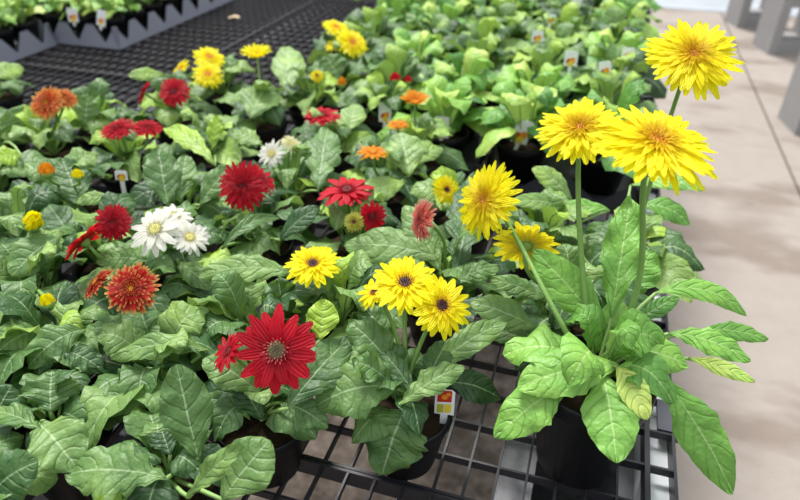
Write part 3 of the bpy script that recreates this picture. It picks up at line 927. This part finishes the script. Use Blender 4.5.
side = ['next to the walkway'] + [k + ' from the walkway' for k in ('second', 'third', 'fourth', 'fifth', 'sixth', 'seventh')]
order = ['front', 'second', 'third', 'fourth', 'fifth', 'sixth', 'seventh', 'eighth', 'ninth', 'tenth', 'eleventh', 'last']
fi = 0
occ = {}
for j, y in enumerate(rows):
    for i, x in enumerate(cols):
        if x < xleft(y) - .02: continue
        px = potted((x, y), 'flowerless gerbera in the far dark trays, %s row, %s' % (order[j], side[i]), 'mid', FARF[(i * 3 + j * 2 + (i * j) % 3) % 7], rnd.uniform(0, 6.28), 'flowerless gerberas in the far trays', .0045)
        px.scale = (1, 1, 1)
        if j == 0: px.children[2].scale = (.84, .84, .9)
        occ[(i, j)] = px
for tj in range(4):
    for ti in range(4):
        cells = [(i, j) for i in (2 * ti, 2 * ti + 1) for j in (3 * tj, 3 * tj + 1, 3 * tj + 2) if (i, j) in occ]
        if not cells: continue
        xs = [cols[c[0]] for c in cells]; yy = [rows[c[1]] for c in cells]
        tray(min(xs) - PIT_ / 2 + .001, min(yy) - PIT_ / 2 + .001, max(xs) + PIT_ / 2 - .001, max(yy) + PIT_ / 2 - .001, DARKTRAY,
             'dark tray under flowerless gerberas, %s from the front, %s from the walkway' % (['first', 'second', 'third', 'fourth'][tj], ['first', 'second', 'third', 'fourth'][ti]), PIT_, .05)

# grey trays at the upper left
c0 = at(120, 50, 0)
P2 = .105


def filled_tray(x1, y0, nx, ny, label, what, tagme=()):
    x0 = x1 - nx * P2 - .012
    tray(x0, y0, x1, y0 + ny * P2 + .012, GREYTRAY, label, P2, .07)
    for j in range(ny):
        for i in range(nx):
            potted((x1 - .006 - P2 * (i + .5), y0 + .006 + P2 * (j + .5)), 'small leafy plant, grey tray %s, %s from front, %s from right' % (what, ['first', 'second', 'third', 'fourth', 'fifth', 'sixth', 'seventh', 'eighth'][j], ['first', 'second', 'third', 'fourth', 'fifth'][i]), 'small', SMALLF[(i + j * 2) % 4], rnd.uniform(0, 6.28), 'small leafy plants in grey trays', .0045, 'potted_seedling')
    return x0


xa = filled_tray(c0.x, c0.y, 4, 7, 'pale grey tray with zigzag sides and small leafy plants, behind the bare mesh', 'behind the bare mesh')
c1 = at(24, 62, 0)
xb = filled_tray(at(58, 46, 0).x - .01, c0.y - .76, 3, 7, 'pale grey tray with zigzag sides at the left edge, nearer than the other grey tray', 'at the left edge')

# pot by the left edge, with the corner of a grey tray
lp = at(-2, 95, .085)
q_ = potted((lp.x, lp.y), 'black pot with pale broad-leaved plant at the left edge, beside the rust orange flower', 'mid', THINF[1], 1.2, None, .0045)
own_leaf(q_, Vector((lp.x, lp.y, ZB + .11)), (-8, 78, .17), (24, 68, .17), 22, .85, .15, 0, .05, .1)
tray(lp.x - .075, lp.y - .15, lp.x + .075, lp.y + .075, GREYTRAY, 'corner of a pale grey tray around the pot at the left edge', .15, .07)

# ------------------------------------------------------------------ label cards stuck in the pots
def card(p, w, h, yaw, lean, label, detail=False, zs=.05):
    o = empty('plant_tag', p, label, 'plant tag', 'white picture tags in the pots')
    o.rotation_euler = (lean, 0, yaw)
    mb = MB(); T = .0006; c = .003
    pts = [(-w / 2, 0), (w / 2, 0), (w / 2, h - c), (w / 2 - c, h), (-w / 2 + c, h), (-w / 2, h - c)]
    a = [mb.vert((x, -T, z)) for x, z in pts]; b = [mb.vert((x, T, z)) for x, z in pts]
    mb.face(a); mb.face(b[::-1])
    for i in range(6): mb.face((a[i], a[(i + 1) % 6], b[(i + 1) % 6], b[i])[::-1])
    link('card', mb.mesh('card', CARD, False), o)
    mb = MB(); mb.box((-.004, -T, -zs), (.004, T, -.0001)); link('stake', mb.mesh('stake', CARD, False), o)
    mb = MB(); e = -T - .0003
    if detail:
        def quad(x0, z0, x1, z1, m, dz=0.0, yy=e):
            k = [mb.vert((x0 * w, yy, z0 * h)), mb.vert((x1 * w, yy, (z0 + dz) * h)), mb.vert((x1 * w, yy, (z1 + dz) * h)), mb.vert((x0 * w, yy, z1 * h))]; mb.face(k, m)
        quad(-.38, .50, .34, .96, 0, .04); quad(-.38, .05, -.04, .40, 3, .03); quad(.0, .08, .34, .43, 2, .03)
        for cx_, cz_, rr_ in ((-.02, .72, .16), (.17, .85, .12)):
            for k in range(9):
                a_ = 2 * math.pi * k / 9; q = e - .0003
                u = [mb.vert((cx_ * w, q, cz_ * h)), mb.vert((cx_ * w + math.cos(a_ - .3) * rr_ * w, q, cz_ * h + math.sin(a_ - .3) * rr_ * w)), mb.vert((cx_ * w + math.cos(a_ + .3) * rr_ * w, q, cz_ * h + math.sin(a_ + .3) * rr_ * w))]
                mb.face(u, 1)
    else:
        for k in range(3):
            cx_, cz_ = ((-.12, .3), (.14, .38), (.0, .16))[k]
            c_ = mb.vert((cx_ * w, e - k * .0001, cz_ * h))
            ring = [mb.vert((cx_ * w + math.cos(a_ * .628) * w * .24 * (1 if a_ % 2 else .8), e - k * .0001, cz_ * h + math.sin(a_ * .628) * w * .24)) for a_ in range(10)]
            for a_ in range(10): mb.face((c_, ring[a_], ring[(a_ + 1) % 10]), (0, 1, 0)[k] if k < 2 else 2)
    link('printed_picture', mb.mesh('printed_picture', [RED, ORANGE, GOLD, PGREEN], False), o)
    return o


yw = math.atan2(-TOW.x, TOW.y) + math.pi
card(at(444, 414, .084), .0215, .034, R(8), R(-6), 'white-edged tag with red and yellow picture in the pot of three yellow daisies', True, .03)
for px, py, z, w, h, ya, le, ro, lb in (
    (518, 143, .088, 17, 22, 12, -2, 14, 'white leaning tag with orange-red picture in the far pot beside the tall yellow flowers'),
    (441, 138, .088, 15, 20, 10, -5, 0, 'white tag with orange-red picture in the far pot right of the small orange flowers'),
    (385, 122, .09, 13, 18, 5, -6, 0, 'pale plant tag with dark red picture among leaves, right of the crimson flower'),
    (570, 66, .16, 13, 13, 10, -6, 0, 'white plant tag with red picture, among the far flowerless plants'),
    (605, 76, .165, 12, 13, 10, -6, -10, 'white plant tag standing above a broad pale leaf near the walkway'),
    (627, 60, .17, 12, 11, 12, -6, 0, 'small white tag near the walkway, rightmost among the far plants'),
    (537, 42, .17, 11, 10, 8, -6, 0, 'small white plant tag with pink print, upper middle of the far plants'),
    (574, 11, .18, 9, 14, 8, -6, 8, 'white plant tag at the top edge among the far plants'),
    (550, 23, .17, 9, 8, 8, -6, 8, 'tiny white plant tag just below the one at the top edge'),
    (74, 22, .088, 11, 12, 8, -6, 0, 'white red-pictured tag in the upper left grey tray, left of two'),
    (101, 26, .088, 9, 14, 8, -10, 12, 'white red-pictured tag in the upper left grey tray, right of two'),
    (122, 180, .13, 13, 9, 10, -8, 0, 'pale blue-white tag half hidden among leaves below the two bright red flowers'),
):
    p = at(px, py, z)
    o = card(p, pxm(w, p), pxm(h, p) * 1.1, R(ya), R(le), lb, False, .012 if px < 110 else (.03 if z < .1 else .07))
    o.rotation_euler[1] = R(ro)

# ------------------------------------------------------------------ fallen bits
for nm, pp, s, m_, lb in (('fallen_leaf', at(522, 447, -ZB + .006), .10, DRY, 'dried yellow leaf on the earth below the bench, beside the big pot'), ('fallen_petal', at(234, 19, .002), .05, DRYP, 'dried tan petal lying on the bare bench mesh')):
    mb = MB()
    add_leaf(mb, Vector((-s / 2, 0, .001)), Vector((0, .01, .012)), Vector((s / 2, 0, .003)), s * .55, UPW, 0, .08, .2, 5, None, .5, 12, 3, True, 0, .001)
    o = link(nm, mb.mesh(nm, [m_, m_])); o.location = pp; o.rotation_euler = (0, 0, R(20)); tag(o, lb, 'fallen leaf')

# ------------------------------------------------------------------ light: daylight through a diffusing greenhouse roof
w = bpy.data.worlds.new('World'); scene.world = w; w.use_nodes = True
nt = w.node_tree; bg = nt.nodes['Background']
tc = nt.nodes.new('ShaderNodeTexCoord'); sx = nt.nodes.new('ShaderNodeSeparateXYZ'); rp = nt.nodes.new('ShaderNodeValToRGB')
nt.links.new(tc.outputs['Generated'], sx.inputs[0]); nt.links.new(sx.outputs[2], rp.inputs[0]); nt.links.new(rp.outputs[0], bg.inputs[0])
rp.color_ramp.elements[0].color = (.26, .28, .30, 1); rp.color_ramp.elements[0].position = .0
rp.color_ramp.elements[1].color = (.93, .97, 1.0, 1); rp.color_ramp.elements[1].position = .75
bg.inputs[1].default_value = 1.05
sl = bpy.data.lights.new('sun', 'SUN'); sl.energy = 4.0; sl.angle = R(18); sl.color = (1, .975, .93)
so = bpy.data.objects.new('sun', sl); col.objects.link(so)
so.rotation_euler = Vector((.35, -.55, 1.5)).to_track_quat('Z', 'Y').to_euler()
so.rotation_euler = Vector((-.55, .65, 1.5)).to_track_quat('Z', 'Y').to_euler()

cam = bpy.data.cameras.new('camera'); co = bpy.data.objects.new('camera', cam); col.objects.link(co)
co.location = EYE
co.rotation_euler = (R(90) - PIT, 0, -YAW)
cam.sensor_width = 36; cam.lens = FPX / 800 * 36
cam.clip_start = .02
cam.dof.use_dof = True; cam.dof.focus_distance = .68; cam.dof.aperture_fstop = 4.6
scene.camera = co
vs = scene.view_settings
vs.view_transform = 'Standard'; vs.look = 'None'; vs.gamma = 1; vs.use_curve_mapping = False; vs.exposure = 0.4
